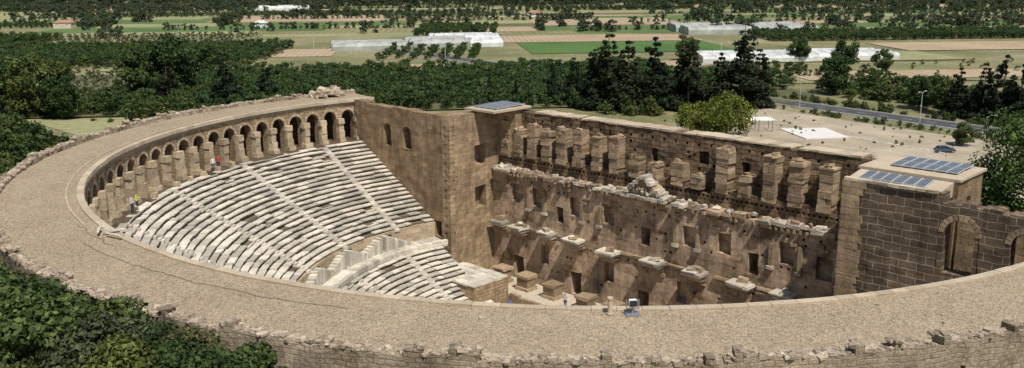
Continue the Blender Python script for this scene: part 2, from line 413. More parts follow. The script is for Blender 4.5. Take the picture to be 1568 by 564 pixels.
for cx,rr,zs in ((33.2,1.12,20.75),(37.8,1.02,20.7)):
    for q in range(11):
        a=math.pi*(q+.5)/11; P=[]
        for yy in (5.25,5.12):
            for (ra,aa) in ((rr+.0,a-.13),(rr+.42,a-.12),(rr+.42,a+.12),(rr+.0,a+.13)):
                P.append((cx-ra*math.cos(aa)+random.uniform(-.02,.02),yy,zs+ra*math.sin(aa)+random.uniform(-.03,.03)))
        mb.hexa(P)
mb.obj('window_voussoirs',[M_pbl],0,1,TH)
mb=MB()
def cable(pts,r=.03):
    P=[]
    for k in range(len(pts)-1):
        for q in range(14):
            f=q/14; a=Vector(pts[k]); b=Vector(pts[k+1]); p=a.lerp(b,f); n=noise.noise_vector(p*.9)*.25+noise.noise_vector(p*2.9)*.12; P.append((p.x+n.x,p.y+n.y,ZT+.04))
    mb.tube(P,r,5)
cable([pol(45.4,D(a),0) for a in (268,274,282,290,296)],.012)
cable([pol(44.3,D(a),0) for a in (262,266,271)],.012)
mb.obj('power_cable',[M_cable],0,1)
mb=MB()
for k,(a,r,l,rz) in enumerate(((266.6,43.2,2.2,.6),(267.2,43.0,1.8,1.2),(268.4,43.6,1.5,.2),(266.2,43.9,1.4,-.5))):
    x,y,_=pol(r,D(a),0); mb.blk((x,y,ZT+.2+.04*k),(l,.16,.07),rz,.04,.01)
mb.obj('wooden_boards',[M_frag],0,1)
# ------------------------------------------------------------------ stage building
SB=empty('stage_building')
mb=MB()
ops=[(-13.5,-12.4,11.5,13.4,1.8),(-1.3,-.1,11.3,13.3,1.8),(11.7,12.9,11.0,13.2,1.8)]
for x,z in ((-20,14.0),(-16.6,13.9),(-10.7,13.8),(-5.7,13.8),(4.8,13.4),(9,13.5),(15.8,13.9),(19.6,13.2)): ops.append((x-.8,x+.8,z-1.1,z+1.1,.7))
for x in (-19.5,-10.3,-.7,8.6,17.2): ops.append((x-.8,x+.8,3.3,6.1,1.8))
for x in (-15.2,-5.5,4.2,12.9): ops.append((x-.7,x+.7,6.0,8.3,.8))
for k in range(90):
    x=random.uniform(-22.5,22); z=random.choice([5.2,7.4,9,11,12.2,13,15,15.6])+random.uniform(-.1,.1)
    if all(not(o[0]-.5<x<o[1]+.2 and o[2]-.5<z<o[3]+.2) for o in ops): ops.append((x,x+.28,z,z+.28,.6))
wall(mb,Mx(12.3),-24.0,24.0,1,lambda u:16.45+.25*nz(u,.7,7)+.15*nz(u,2.1,8),2.2,ops,du=.7,dz=.7)
mb.obj('scaenae_frons',[M_fro],.1,.6,SB)
mb=MB()
wall(mb,Mx(13.3),-24.0,24.0,16,lambda u:18.6+.15*nz(u,.9,9)+(-.6 if 3.4<u<6.6 else 0),1.2,[(x,x+.25,17.7,18.0,.3) for x in np.arange(-23,23.5,.55)],du=.8,dz=.6)
ops=[(x,x+.3,22.6,22.9,.5) for x in np.arange(-22,23,1.45)]
ops+=[(4.3,5.5,20.7,22.1,1.2),(9.3,10.3,20.3,21.6,1.2),(-19.8,-18.9,19.5,21.0,1.2),(-1.6,-.8,20.2,21.6,1.2),(19.9,20.8,19.8,21.2,1.2),(-12.6,-11.9,19.6,20.6,1.)]
for k in range(60):
    x=random.uniform(-22.5,22.5); z=random.uniform(19,22.1)
    if all(not(o[0]-.5<x<o[1]+.2 and o[2]-.5<z<o[3]+.2) for o in ops): ops.append((x,x+.34,z,z+.34,.6))
wall(mb,Mx(14.35),-24.0,24.0,0,lambda u:23.6+.12*nz(u,.7,10),2.0,ops,du=.6,dz=.8)
mb.obj('upper_wall',[M_fru],.12,.8,SB)
mb=MB()
x=-20
while x<24.2:
    L=random.uniform(.7,1.6)
    if random.random()<.85: mb.box(x,x+L-.02,14.25+random.uniform(-.05,.1),16.4,23.64,23.82+random.uniform(-.05,.05),0,.03)
    x+=L
mb.obj('wall_coping',[M_cop],0,1,SB)
mb=MB()
for x,zt in ((-22.6,22.6),(-20.4,21.6),(-18.2,22.3),(-15.9,21.9),(-13.5,22.4),(-10.9,22.6),(-8.3,22.2),(-5.8,22.5),(-3.0,20.6),(-.5,20.1),(2.5,20.8),(5.0,19.8),(7.9,23.0),(10.4,20.6),(13.1,22.9),(15.8,22.7),(18.8,22.6),(21.6,21.5)):
    z=18.35; w=.62+random.uniform(-.06,.1)
    while z<zt-.15:
        h=min(random.uniform(.4,.75),zt-z); o=random.uniform(-.06,.06); cut=random.random()
        x0,x1=x-w+o+random.uniform(-.07,.07),x+w+o+random.uniform(-.08,.08); y0=12.95+random.uniform(-.08,.12)
        if cut<.35: 
            xm=x0+(x1-x0)*random.uniform(.35,.65); mb.box(x0,xm-.015,y0,14.4,z,z+h-.02,0,.04); mb.box(xm+.015,x1,y0+random.uniform(-.05,.1),14.4,z,z+h-.02,0,.04)
        else: mb.box(x0,x1,y0,14.4,z,z+h-.02,0,.04)
        z+=h
    for q in range(random.randint(1,3)): mb.blk((x+random.uniform(-.45,.45),random.uniform(13.2,14),zt+.06),(random.uniform(.3,.8),.6,random.uniform(.2,.4)),random.uniform(-.4,.4),.3,.1)
mb.obj('stone_piers',[M_pbl],.06,1.2,SB)
mb=MB()
x=-23.8
while x<23.6:
    L=random.uniform(.5,1.7); pr=random.choice([.15,.3,.4,.6,.75,.9])+random.uniform(-.1,.1)
    if random.random()<.84:
        h=random.uniform(.22,.45); mm=0 if random.random()<.55 else 1
        mb.box(x,x+L-.05,12.3-pr,13.25,16.5,16.5+h,mm,.08)
        if pr>.45: mb.box(x+.1,x+L-.15,12.3-pr*.55,12.45,16.15,16.5,1,.04)
        if random.random()<.45: mb.blk((x+L/2,12.6-pr*.3,16.5+h+.12),(L*.6,.7,.3),random.uniform(-.5,.5),.2,.08,random.choice((0,1)))
    x+=L
for k in range(110): mb.blk((random.uniform(-23,23),random.uniform(12.1,13.2),16.85+random.uniform(0,.12)),(random.uniform(.2,.6),.35,.3),random.uniform(0,3),.4,.06,random.choice((0,1)))
for x in np.arange(-23.3,23.4,.62): 
    if random.random()<.7: mb.box(x,x+.26,11.98,12.35,16.1,16.42,1,.03)
px,pz=-.7,16.9
def prism(pts,y0,y1,m=0):
    n=len(pts); i=len(mb.v); mb.v+=[(a,y0,b) for a,b in pts]+[(a,y1,b) for a,b in pts]
    for f in [tuple(i+k for k in range(n)),tuple(i+n+k for k in range(n))]+[(i+k,i+(k+1)%n,i+n+(k+1)%n,i+n+k) for k in range(n)]:
        mb.f.append(f); mb.uv.append(None); mb.m.append(m)
prism([(px-2.3,pz),(px+2.3,pz),(px+1.3,pz+1.0),(px+.7,pz+1.3),(px,pz+2.0),(px-.7,pz+1.6),(px-1.5,pz+.8)],11.8,13.3,1)
for q in range(7):
    f=q/6.
    for sx in (-1,1):
        if (q==3 and sx>0): continue
        cx=px+sx*(2.5-2.4*f); cz=pz+.1+1.95*f
        mb.blk((cx,12.1+random.uniform(-.1,.1),cz),(.62,random.uniform(1.1,1.6),.36),0,.05,.06)
for q in range(8): mb.blk((px-2.4+q*.68,12.1,pz-.15),(.66,random.uniform(1.3,1.8),.32),0,.03,.06)
for k in range(14): mb.blk((px+random.uniform(-1.3,1.3),11.75,pz+.25+random.uniform(0,.7)),(.4,.3,.4),random.uniform(0,3),.5,.1,random.choice((0,1)))
for x in (-22.3,-18.7,-14.2,-10.2,-5.0,1.1,6.3,11.5,16.1,20.6):
    w=random.uniform(.95,1.2); z=9.95+random.uniform(-.1,.1); d=random.uniform(1.3,1.8)
    mb.box(x-w*.7,x+w*.7,12.3-d*.55,12.5,z-.85,z-.42,1,.04)
    mb.box(x-w*.88,x+w*.88,12.3-d*.8,12.5,z-.42,z-.1,0,.04)
    mb.box(x-w,x+w,12.3-d,12.6,z-.1,z+.14,0,.06)
    if random.random()<.8:
        mb.box(x-w*1.1,x+w*random.uniform(.3,1.1),12.3-d*1.05,12.6,z+.14,z+.28,0,.05)
    for q in range(random.randint(1,3)): mb.blk((x+random.uniform(-.5,.5),12.3-d*random.uniform(.2,.7),z+.42),(random.uniform(.4,1.1),.6,random.uniform(.3,.6)),random.uniform(-.6,.6),.2,.08,random.choice((0,0,1)))
x=-23.8
while x<23.6:
    L=random.uniform(.7,2.2)
    if random.random()<.75: mb.box(x,x+L-.04,12.3-random.uniform(.1,.35),12.4,9.75,10.0+random.uniform(-.05,.1),1,.05)
    x+=L
for k in range(45):
    mb.blk((random.uniform(-23,23),12.25,random.choice([8.9,9.3,14.9,15.6])+random.uniform(-.3,.3)),(random.uniform(.3,.9),.3,random.uniform(.2,.45)),0,.1,.05,1)
for x in (-17.8,-15.2,-9.5,-6.9,3.3,6.0,14.2,17.2):
    mb.box(x-.2,x+.2,12.05,12.4,12.4,14.9+random.uniform(-.4,.1),1,.03); mb.box(x-.35,x+.35,11.9,12.4,12.1,12.4,0,.04)
mb.obj('cornice_and_entablature',[M_frag,M_pbl],.04,1.5,SB)
mb=MB()
for x,z in ((-20.1,5.1),(-16.1,5.0),(-11.9,4.9),(-6.9,4.7),(-3,4.8),(2,4.6),(7,4.8),(12,4.7),(17,4.8)):
    mb.box(x-1.0,x+1.0,9.1,10.9,3.2,3.6,0,.06); mb.box(x-.85,x+.85,9.25,10.75,3.6,z-.3,0,.06); mb.box(x-1.0,x+.95,9.1,10.9,z-.3,z,0,.08)
for k in range(60): mb.blk((random.uniform(-21,8),random.uniform(3,8),2.0),(random.uniform(.3,1.0),.5,.4),random.uniform(0,3),.2,.08)
for x in np.arange(-22,22,1.5): mb.box(x,x+1.45,7.0,7.5,1.8,3.3+random.uniform(-.1,.2),0,.04)
mb.obj('column_podia',[M_pbl],.06,1.5,SB)
# ------------------------------------------------------------------ towers
def solar(par,x0,x1,y0,y1,z0,z1,nx,ny):
    mb=MB(); w=(x1-x0)/nx; h=(y1-y0)/ny
    zf=lambda y: z0+(z1-z0)*(y-y0)/(y1-y0)
    for i in range(nx):
        for j in range(ny):
            a,b,c,d=x0+i*w+.05,x0+(i+1)*w-.05,y0+j*h+.05,y0+(j+1)*h-.05
            mb.hexa([(a,c,zf(c)+.1),(b,c,zf(c)+.1),(b,d,zf(d)+.1),(a,d,zf(d)+.1),(a,c,zf(c)+.16),(b,c,zf(c)+.16),(b,d,zf(d)+.16),(a,d,zf(d)+.16)],0)
            e=.05; mb.hexa([(a+e,c+e,zf(c+e)+.15),(b-e,c+e,zf(c+e)+.15),(b-e,d-e,zf(d-e)+.15),(a+e,d-e,zf(d-e)+.15),(a+e,c+e,zf(c+e)+.165),(b-e,c+e,zf(c+e)+.165),(b-e,d-e,zf(d-e)+.165),(a+e,d-e,zf(d-e)+.165)],1)
            for q in range(1,3):
                xx=a+(b-a)*q/3; mb.quad([(xx-.01,c+e,zf(c+e)+.17),(xx+.01,c+e,zf(c+e)+.17),(xx+.01,d-e,zf(d-e)+.17),(xx-.01,d-e,zf(d-e)+.17)],None,0)
    for i in range(nx+1):
        for y in (y0+.3,y1-.3): mb.box(x0+i*w-.03,x0+i*w+.03,y-.03,y+.03,zf(y)-.05,zf(y)+.1,0)
    return mb.obj('solar_panel',[M_alu,M_pv],0,1,par)
M_alu=plain('aluminium_frame',(.45,.46,.47),.4,.05)
M_pv=plain('photovoltaic_glass',(.09,.11,.14),.3,.15,.8)
LT=empty('stone_tower')
mb=MB()
wall(mb,lambda u,t,z:(-24-t,u,z),5.2,16.4,1,lambda u:23.7+.08*nz(u,1,3),1.4,tower_ops(),du=.7,dz=.7)
wall(mb,Mx(16.0),-42,-24.0,0,21.0,.8,(),du=2,dz=2,m=0)
wall(mb,lambda u,t,z:(-30+t,u,z),6.6,16.0,0,22.9,.8,(),du=2,dz=2)
mb.box(-42,-25.3,6.5,16,0,19.5)
mb.obj('tower_walls',[M_tow],.09,.9,LT)
mb=MB()
mb.box(-29.9,-25.35,6.4,15.9,22.5,22.95)
mb.box(-25.6,-20.6,9.2,15.7,23.95,24.2,1); mb.box(-23.95,-20.9,13.2,14.3,18.0,23.94,0)
mb.obj('tower_roof',[M_tow,M_cop],.03,.9,LT)
solar(LT,-25.2,-21.2,10.2,15.3,24.21,24.3,4,2)
mb=MB()
for q in range(40):
    z=2+q*.54; l=.5 if q%2 else .85
    mb.box(-24-l,-23.95,5.12,5.3,z,z+.5,0,.03); mb.box(-24.05,-23.93,5.1,5.1+l,z,z+.5,0,.02)
mb.obj('corner_quoins',[M_tow],0,1,LT)
RT=empty('stone_tower')
mb=MB()
wall(mb,lambda u,t,z:(24+t,u,z),5.2,16.4,1,23.7,1.3,(),du=2,dz=2)
wall(mb,lambda u,t,z:(31.8-t,u,z),8.0,13.9,0,24.1,1.2,[(10.5,11.4,21.3,22.5,.9)],du=1,dz=1)
wall(mb,Mx(8.0),24.1,31.75,10,24.05,1.0,(),du=2,dz=2)
wall(mb,Mx(13.4),24.1,31.7,0,24.05,.6,(),du=2,dz=2)
wall(mb,Mx(15.6),24.1,42,0,lambda u:20.,.9,(),du=2,dz=2)
mb.box(32,43.3,6.6,15.5,0,16.5)
mb.obj('tower_walls',[M_ana],.08,.9,RT)
mb=MB()
mb.box(23.85,32.0,8.0,14.1,24.12,24.32,1)
mb.hexa([(24.1,5.35,22.9),(31.5,5.35,22.9),(31.5,8.0,22.9),(24.1,8.0,22.9),(24.1,5.35,23.7),(31.5,5.35,23.8),(31.5,8.0,24.08),(24.1,8.0,24.08)],1)
x=24.0
while x<31.4:
    L=random.uniform(.8,1.4); mb.box(x,min(x+L-.03,31.6),5.08,5.5,23.62,23.86,1,.03); x+=L
for q in range(38):
    z=2+q*.57; mb.box(23.9,25.6+random.uniform(-.25,.25),5.06,5.2,z,z+.55,2,.02)
mb.obj('tower_roof',[M_ana,M_cop,M_tow],.03,.9,RT)
solar(RT,25.8,31.2,9.6,13.5,24.33,24.43,6,2); solar(RT,24.9,30.2,5.7,7.7,23.74,24.0,6,1)
# ------------------------------------------------------------------ terrain
def sm(x): x=min(1,max(0,x)); return x*x*(3-2*x)
def H(x,y):
    r=math.hypot(x,y)
    d=22-y+max(0,-x-60)*-.12
    h=20.3*sm(d/60)+1.9*sm((-y-30)/12)*sm((32-x)/20)
    h+=sm((-y-22)/25)*min(17,max(0,r-52)*.43)
    if d>0: h+=sm(d/30)*(noise.noise(Vector((x*.03,y*.03,0)))*2.+noise.noise(Vector((x*.15,y*.15,3)))*.5)
    if r<51.5: h=min(h,22.2)
    if r<48.3: h=min(h,17)
    if r<44.5: h=-1
    if y>4 and abs(x)<44 and y<17: h=-1 if r>44 and abs(x)<43 else min(h,0)
    return h
def axis(lo,hi,st,far):
    L=list(np.arange(lo,hi+.1,st)); s=st; x=hi
    while x<far: s*=1.35; x+=s; L.append(x)
    s=st; x=lo
    while x>-far: s*=1.35; x-=s; L.insert(0,x)
    return L
X=axis(-150,110,2.2,7000); Y=axis(-120,30,2.2,7000)
V=[(x,y,H(x,y)-(0.0)) for y in Y for x in X]; nx=len(X)
F=[(j*nx+i,j*nx+i+1,(j+1)*nx+i+1,(j+1)*nx+i) for j in range(len(Y)-1) for i in range(nx-1)]
me=bpy.data.meshes.new('ground'); me.from_pydata(V,[],F)
s=N('dry_grass_ground')
c=s.ramp(s.noise(.02,6,.7),[(.35,(.13,.14,.06)),(.5,(.21,.2,.1)),(.66,(.31,.27,.16))])
c=s.mix(c,s.ramp(s.noise(.6,6,.8),[(.3,.55),(.65,1.2)]))
s.bump(s.noise(1.5,6,.8),.2); me.materials.append(s.col(c))
g=bpy.data.objects.new('ground',me); COL.objects.link(g)
O=Vector((55.6,-66.)); FH=Vector((-.6976,.7165)); RH=Vector((.7165,.6976))
def W(a,b,z=0): p=O+RH*a+FH*b; return (p.x,p.y,z)
def field_mat(name,c1,c2,rows=0,ang=0):
    s=N(name)
    c=s.ramp(s.noise(.025,6,.7,stretch=(1,1,1)),[(.35,c1),(.65,c2)])
    c=s.mix(c,s.ramp(s.noise(.5,5,.8),[(.3,.7),(.65,1.18)]))
    if rows:
        w=s.n('ShaderNodeTexWave'); w.inputs['Scale'].default_value=rows; w.inputs['Distortion'].default_value=2.; w.inputs['Detail Scale'].default_value=.4
        mp=s.n('ShaderNodeMapping'); mp.inputs['Rotation'].default_value=(0,0,ang); s.l(s.tc.outputs['Object'],mp.inputs[0]); s.l(mp.outputs[0],w.inputs['Vector'])
        c=s.mix(c,s.ramp(w.outputs['Fac'],[(.3,.86),(.7,1.05)]))
    return s.col(c)
FM={'pale':field_mat('stubble_field',(.22,.24,.11),(.33,.31,.17),.08,.8),'tan':field_mat('ploughed_soil',(.34,.25,.16),(.43,.34,.23),.1,2.3),
    'green':field_mat('green_crop',(.075,.13,.04),(.125,.185,.06),.08,.8),'bright':field_mat('bright_crop',(.06,.13,.035),(.10,.175,.045),.05,.8),
    'olive':field_mat('olive_scrub_soil',(.16,.17,.08),(.27,.24,.13),.07,2.3),'dark':field_mat('orchard_soil',(.08,.09,.04),(.14,.13,.07))}
FB={k:MB() for k in FM}
def field(a0,a1,b0,b1,ty,z=.05,sk=.12):
    am=(a0+a1)/2; f=lambda a,b: W(a,b+sk*(a-am),z)
    j=lambda: random.uniform(-.02,.02)*(b1-b0)
    FB[ty].quad([f(a0+j(),b0),f(a1+j(),b0+j()),f(a1+j()-.1*(b1-b0),b1),f(a0+j()-.1*(b1-b0),b1)],None,0)
hedge=[];orch=[]
b=600; 
while b<1230:
    db=random.uniform(22,60); a=-620+random.uniform(-50,0)
    while a<620:
        da=random.uniform(70,230); ty=random.choices(['pale','tan','green','olive','dark','orch'],[.22,.2,.32,.13,.05,.08])[0]
        am=a+da/2
        if ty=='orch':
            field(a,a+da-3,b+.1*am,b+.1*am+db-4,'olive',.05,.1)
            for q in np.arange(a+3,a+da-4,7.5):
                for p in np.arange(b+3,b+db-5,7.5): orch.append((q,p+.1*q,random.uniform(3.0,4.4)))
        else: field(a,a+da-3,b+.1*am,b+.1*am+db-4,ty,.05,.1)
        if random.random()<.45:
            q=a
            while q<a+da:
                q+=random.uniform(2.2,5.5)
                if random.random()<.85: hedge.append((q,b+db-2+.1*q+random.uniform(-2,2),random.uniform(2.,7.)))
        if random.random()<.25:
            for q in np.arange(b,b+db,5): hedge.append((a+da,q+.1*(a+da),random.uniform(3,8)))
        a+=da
    b+=db
for k in range(60):   # clumps of trees among the fields
    a,b=random.uniform(-500,500),random.uniform(520,1150)
    for q in range(random.randint(2,9)): hedge.append((a+random.gauss(0,9),b+random.gauss(0,5),random.uniform(4,10)))
SF=[(-497,-270,800,930,'pale'),(-250,-105,770,880,'tan'),(-330,-130,640,700,'green'),(-300,-170,610,640,'pale'),(-142,-88,446,492,'tan'),(20,135,700,800,'tan'),
 (-14,112,535,590,'tan'),(10,118,462,532,'bright'),(-60,86,385,412,'tan'),(100,260,338,405,'olive'),(200,330,470,520,'tan'),(150,330,540,600,'dark'),(-310,-150,500,600,'olive'),
 (-175,-110,385,470,'pale'),(-185,-128,325,380,'pale'),(96,205,410,455,'pale'),(-270,100,262,378,'dark'),(-420,-200,420,500,'dark'),(110,240,345,372,'tan')]
for k,(a0,a1,b0,b1,ty) in enumerate(SF): field(a0,a1,b0,b1,ty,.12+.02*k,.1)
mx=[(-222,22),(-200,45),(-165,52),(-128,44),(-116,28),(-130,22.5),(-175,22.2)]
FB['pale'].quad([(x,y,.12) for x,y in mx])
for k,n in (('pale','stubble_field'),('tan','ploughed_field'),('green','crop_field'),('bright','crop_field'),('olive','scrub_field'),('dark','orchard_ground')): FB[k].obj(n,[FM[k]])
# ------------------------------------------------------------------ vegetation
def leafarr(cent,rad,n,size,rg,flat=.8,up=.25):
    cent=np.array(cent);rad=np.array(rad)
    w=rad[:,0]**1.6 if rad.ndim>1 else rad**1.6
    if rad.ndim==1: rad=np.stack([rad,rad,rad*flat],1)
    idx=rg.choice(len(cent),n,p=w/w.sum()); d=rg.normal(size=(n,3)); d/=np.linalg.norm(d,axis=1)[:,None]
    p=cent[idx]+d*rad[idx]*(rg.random((n,1))**.3)
    nn=d+rg.normal(size=(n,3))*.6+np.array([0,0,up]); nn/=np.linalg.norm(nn,axis=1)[:,None]
    a=np.cross(nn,rg.normal(size=(n,3))); a/=np.linalg.norm(a,axis=1)[:,None]; b=np.cross(nn,a)
    s=size*(.6+.8*rg.random((n,1)))
    return np.stack([p-a*s,p-b*s*.6,p+a*s,p+b*s*.6],1).reshape(-1,3)
def plant_mesh(name,cent,rad,n,size,fol,trunk=None,seed=0,flat=.8):
    rg=np.random.default_rng(seed); L=leafarr(cent,rad,n,size,rg,flat); V=L.tolist(); F=[(4*i,4*i+1,4*i+2,4*i+3) for i in range(n)]; m=[0]*n
    mb=MB()
    if trunk:
        for pts,r in trunk: mb.tube(pts,r,7)
    k=len(V); V+=[list(p) for p in mb.v]; F+=[tuple(i+k for i in f) for f in mb.f]; m+=[1]*len(mb.f)
    me=bpy.data.meshes.new(name); me.from_pydata(V,[],F); me.materials.append(fol); me.materials.append(M_bark)
    me.polygons.foreach_set('material_index',m); return me
def broad(name,h,w,nc,n,size,fol,seed,tr=.25):
    r=random.Random(seed); C=[];R=[];T=[([(0,0,-.3),(w*.02,0,h*.3),(w*.03,w*.02,h*.62)],[h*.032,h*.024,h*.012])]
    for k in range(nc):
        a=r.uniform(0,6.28); q=r.random()**.5; z=r.uniform(tr,1)
        rr=q*w*.5*math.sqrt(max(.05,1-((z-.55)/.55)**2))*.85
        c=(rr*math.cos(a),rr*math.sin(a),h*(z*.9)); C.append(c); R.append(r.uniform(.12,.24)*w*.8)
        if k%3==0: T.append(([(w*.02,0,h*.3),(c[0]*.5,c[1]*.5,h*.3+(c[2]-h*.3)*.6),c],[h*.014,h*.009,h*.004]))
    return plant_mesh(name,C,R,n,size,fol,T,seed)
def conif(name,h,w,n,size,fol,seed):
    r=random.Random(seed); C=[];R=[]; T=[([(0,0,-.3),(0,0,h*.5),(0,0,h*.97)],[h*.02,h*.012,h*.003])]
    z=.1
    while z<.98:
        rad=w*.5*(1-z)**.75*r.uniform(.75,1.15)+.03*w
        for q in range(max(2,int(6*(1-z)+2))):
            a=r.uniform(0,6.28); d=rad*r.uniform(.35,.85); C.append((d*math.cos(a),d*math.sin(a),z*h-d*.1)); R.append(max(.05*w,rad*.42*r.uniform(.7,1.2)))
            if q%2==0: T.append(([(0,0,z*h),(d*math.cos(a),d*math.sin(a),z*h-d*.1)],[h*.006,h*.002]))
        z+=r.uniform(.055,.09)
    return plant_mesh(name,C,R,n,size,fol,T,seed,.75)
def shrub(name,w,h,nc,n,size,fol,seed):
    r=random.Random(seed); C=[];R=[];T=[]
    for k in range(nc):
        a=r.uniform(0,6.28); q=r.random()**.6; rr=q*w*.42; z=h*r.uniform(.15,.8)*(1-.45*q*q)
        C.append((rr*math.cos(a),rr*math.sin(a),z)); R.append(r.uniform(.1,.22)*w)
        if k%2==0: T.append(([(0,0,-.2),(rr*.4*math.cos(a),rr*.4*math.sin(a),z*.6),C[-1]],[.05*h*.3,.03*h*.3,.01*h]))
    return plant_mesh(name,C,R,n,size,fol,T,seed,.8)
def scatter(name,pts,meshes,sub):
    for v,me in enumerate(meshes):
        V=[];F=[]
        for i,(x,y,z,s) in enumerate(pts):
            if i%len(meshes)!=v: continue
            a=random.uniform(0,6.28); h=s*.7071
            k=len(V)
            for q in range(4): V.append((x+h*math.cos(a+q*math.pi/2),y+h*math.sin(a+q*math.pi/2),z))
            F.append((k,k+1,k+2,k+3))
        pm=bpy.data.meshes.new(name); pm.from_pydata(V,[],F)
        po=bpy.data.objects.new(name,pm); COL.objects.link(po)
        po.instance_type='FACES'; po.use_instance_faces_scale=True; po.instance_faces_scale=1.; po.show_instancer_for_render=False
        co=bpy.data.objects.new(sub,me); COL.objects.link(co); co.parent=po
citrus=[broad('citrus_crown',1,1.15,16,420,.07,F_dark,50+i,.15) for i in range(3)]
brd=[broad('broadleaf_crown',1,1.0,18,600,.06,F_brd,60+i,.12) for i in range(3)]
far=[broad('woodland_crown',1,1.1,14,300,.08,F_far,70+i,.12) for i in range(3)]
pts=[W(a,b,0)+(s,) for a,b,s in orch]; scatter('orchard',pts,citrus,'fruit_tree')
pts=[W(a+random.uniform(-1,1),b+random.uniform(-1,1),0)+(s,) for a,b,s in hedge]; scatter('hedgerow',pts,far,'hedge_tree')
def rowpts(a0,a1,b0,b1,da,db,s0,s1,jit=.5,keep=1.,sk=.1):
    P=[]; am=(a0+a1)/2
    for a in np.arange(a0,a1,da):
        for b in np.arange(b0,b1,db):
            if random.random()<keep: P.append(W(a+random.uniform(-jit,jit),b+sk*(a-am)+random.uniform(-jit,jit),.1)+(random.uniform(s0,s1),))
    return P
P=rowpts(-115,60,272,378,4.8,4.8,3.4,5.8,.9,.93)+rowpts(-270,-118,400,500,5,5,4.2,5.6,.8,.95)+rowpts(-420,-270,420,560,6,6,4.5,6.5,1,.9)
P+=rowpts(150,330,540,600,6,6,4,5.2,.6,.97)+rowpts(60,140,300,372,6.5,6.5,3.2,5.0,1.2,.6)+rowpts(-60,-15,430,490,7,7,3.2,4.6,.8,.85)+rowpts(-60,-10,590,680,6,6,4,5,.8,.9)
scatter('citrus_orchard',P,citrus,'citrus_tree')
P=rowpts(-172,-112,388,468,7,7,2.6,3.6,.5,.9)+rowpts(-183,-130,328,378,7,7,2.6,3.8,.5,.9)+rowpts(102,250,352,400,9,9,1.2,2.6,3,.4)+rowpts(-300,-160,505,598,8,8,2.5,3.8,.5,.9)
olv=[broad('olive_crown',1,1.1,12,300,.07,F_olv,80+i,.15) for i in range(2)]
scatter('olive_grove',P,olv,'olive_tree')
P=[]
for k in range(3000):
    b=random.uniform(1090,1750); a=random.uniform(-760,760); P.append(W(a,b,0)+(random.uniform(7,15),))
for k in range(160): P.append(W(random.uniform(-600,-200),random.uniform(940,1100),0)+(random.uniform(6,10),))
for k in range(160): P.append(W(random.uniform(150,600),random.uniform(900,1130),0)+(random.uniform(6,11),))
scatter('distant_woodland',P,far,'woodland_tree')
P=[]
for k in range(2300):
    x=random.uniform(-250,-50); y=random.uniform(-60,95); 
    if y>60 and x>-150: continue
    n=noise.noise(Vector((x*.03,y*.03,7)))
    if ((x+168)/52)**2+((y-33)/17)**2<1 and random.random()<.96: continue
    if n<-.1 and x<-130 and random.random()<.6: continue
    if math.hypot(x,y)<51.5: continue
    s=random.uniform(1.6,4.2)+(3 if n>.2 and x<-180 else 0); P.append((x,y,H(x,y)-.1,s))
for k in range(260):
    a=D(random.uniform(175,235)); r=random.uniform(51.5,75); x,y,_=pol(r,a,0); P.append((x,y,H(x,y)-.1,random.uniform(1.5,3.6)))
for k in range(420):
    x=random.uniform(-75,80); y=random.uniform(207,238)-.18*x; P.append((x,y,0,random.uniform(2.5,7)))
for k in range(60):
    x=random.uniform(-130,-95); y=random.uniform(140,180); P.append((x,y,0,random.uniform(3,6)))
roady=lambda x: 196-.1875*(x+90)
for k in range(130): 
    x=random.uniform(-100,60); P.append((x,roady(x)-random.uniform(8,13.5),0.1,random.uniform(.7,2.2)))
for k in range(130): 
    x=random.uniform(-100,60); P.append((x,roady(x)+random.uniform(6.5,10),0.1,random.uniform(1.2,3.2)))
for k in range(150):
    x=random.uniform(-92,10); y=random.uniform(126,176); P.append((x,y,.2,random.uniform(.25,1.0)))
for k in range(90): 
    x=random.uniform(-60,20); y=random.uniform(40,100); P.append((x,y,0,random.uniform(3,6)))
scatter('scrub',P,[shrub('scrub_crown',1.1,.8,14,520,.055,F_shr,90+i) for i in range(2)]+[brd[0]],'scrub_bush')
def place(name,me,x,y,z,s,rz=None,sz=None):
    o=bpy.data.objects.new(name,me); COL.objects.link(o); o.location=(x,y,z); o.scale=(s,s,sz or s); o.rotation_euler=(0,0,random.uniform(0,6) if rz is None else rz); return o
TB=[broad('broadleaf_tree',10,9,40,5200,.28,F_brd,100+i,.18) for i in range(3)]
TC=[conif('pine_tree',10,5.2,5200,.22,F_pine,110+i) for i in range(3)]
TY=broad('broadleaf_tree',10,13,46,6000,.26,F_yel,120,.2)
for x,y,h,w in ((-201,73,17,1.3),(-204,89,13,1.2),(-216,62,14,1.3),(-132,145,15,.8),(-113,148,23,1.35),(-108,151,21,1.15),(-119,150,19,1.3),(-103,157,22,1.25),(-99,166,20,1.15),(-95,163,22,1.1),(-86,178,25,1.25),(-90,172,17,1.2),(-83,182,18,1.1),(-125,147,16,.9),(-20,197,19,1),(-15,194,17,1),(-26,201,16,1),(-9,196,20,.9),(-2,195,17,1),(-150,135,10,.6),(-143,140,9,.6),(-33,203,14,1.2)):
    place('pine_tree',random.choice(TC),x,y,0,h/10*w*random.uniform(.95,1.05),None,h/10)
for x,y,h in ((-234,73,21),(-240,66,18),(-225,26,17),(-235,18,18),(-245,30,17),(-252,40,16),(-215,30,13),(-262,24,18),(-79,224,13),(-38,205,11),(-46,210,10),(-110,300,13),(-140,318,12),(-95,300,10),(-180,290,12),(-300,120,12)):
    place('broadleaf_tree',random.choice(TB),x,y,0,h/10)
place('broadleaf_tree',TY,-62,130,0,1.15); place('broadleaf_tree',TY,-70,128,0,.85)
BT=broad('broadleaf_tree',27.5,16,70,34000,.19,F_big,140,.3)
place('broadleaf_tree',BT,30,38,-.5,1.0,.4); place('broadleaf_tree',TB[2],-15.8,157,0,.6)
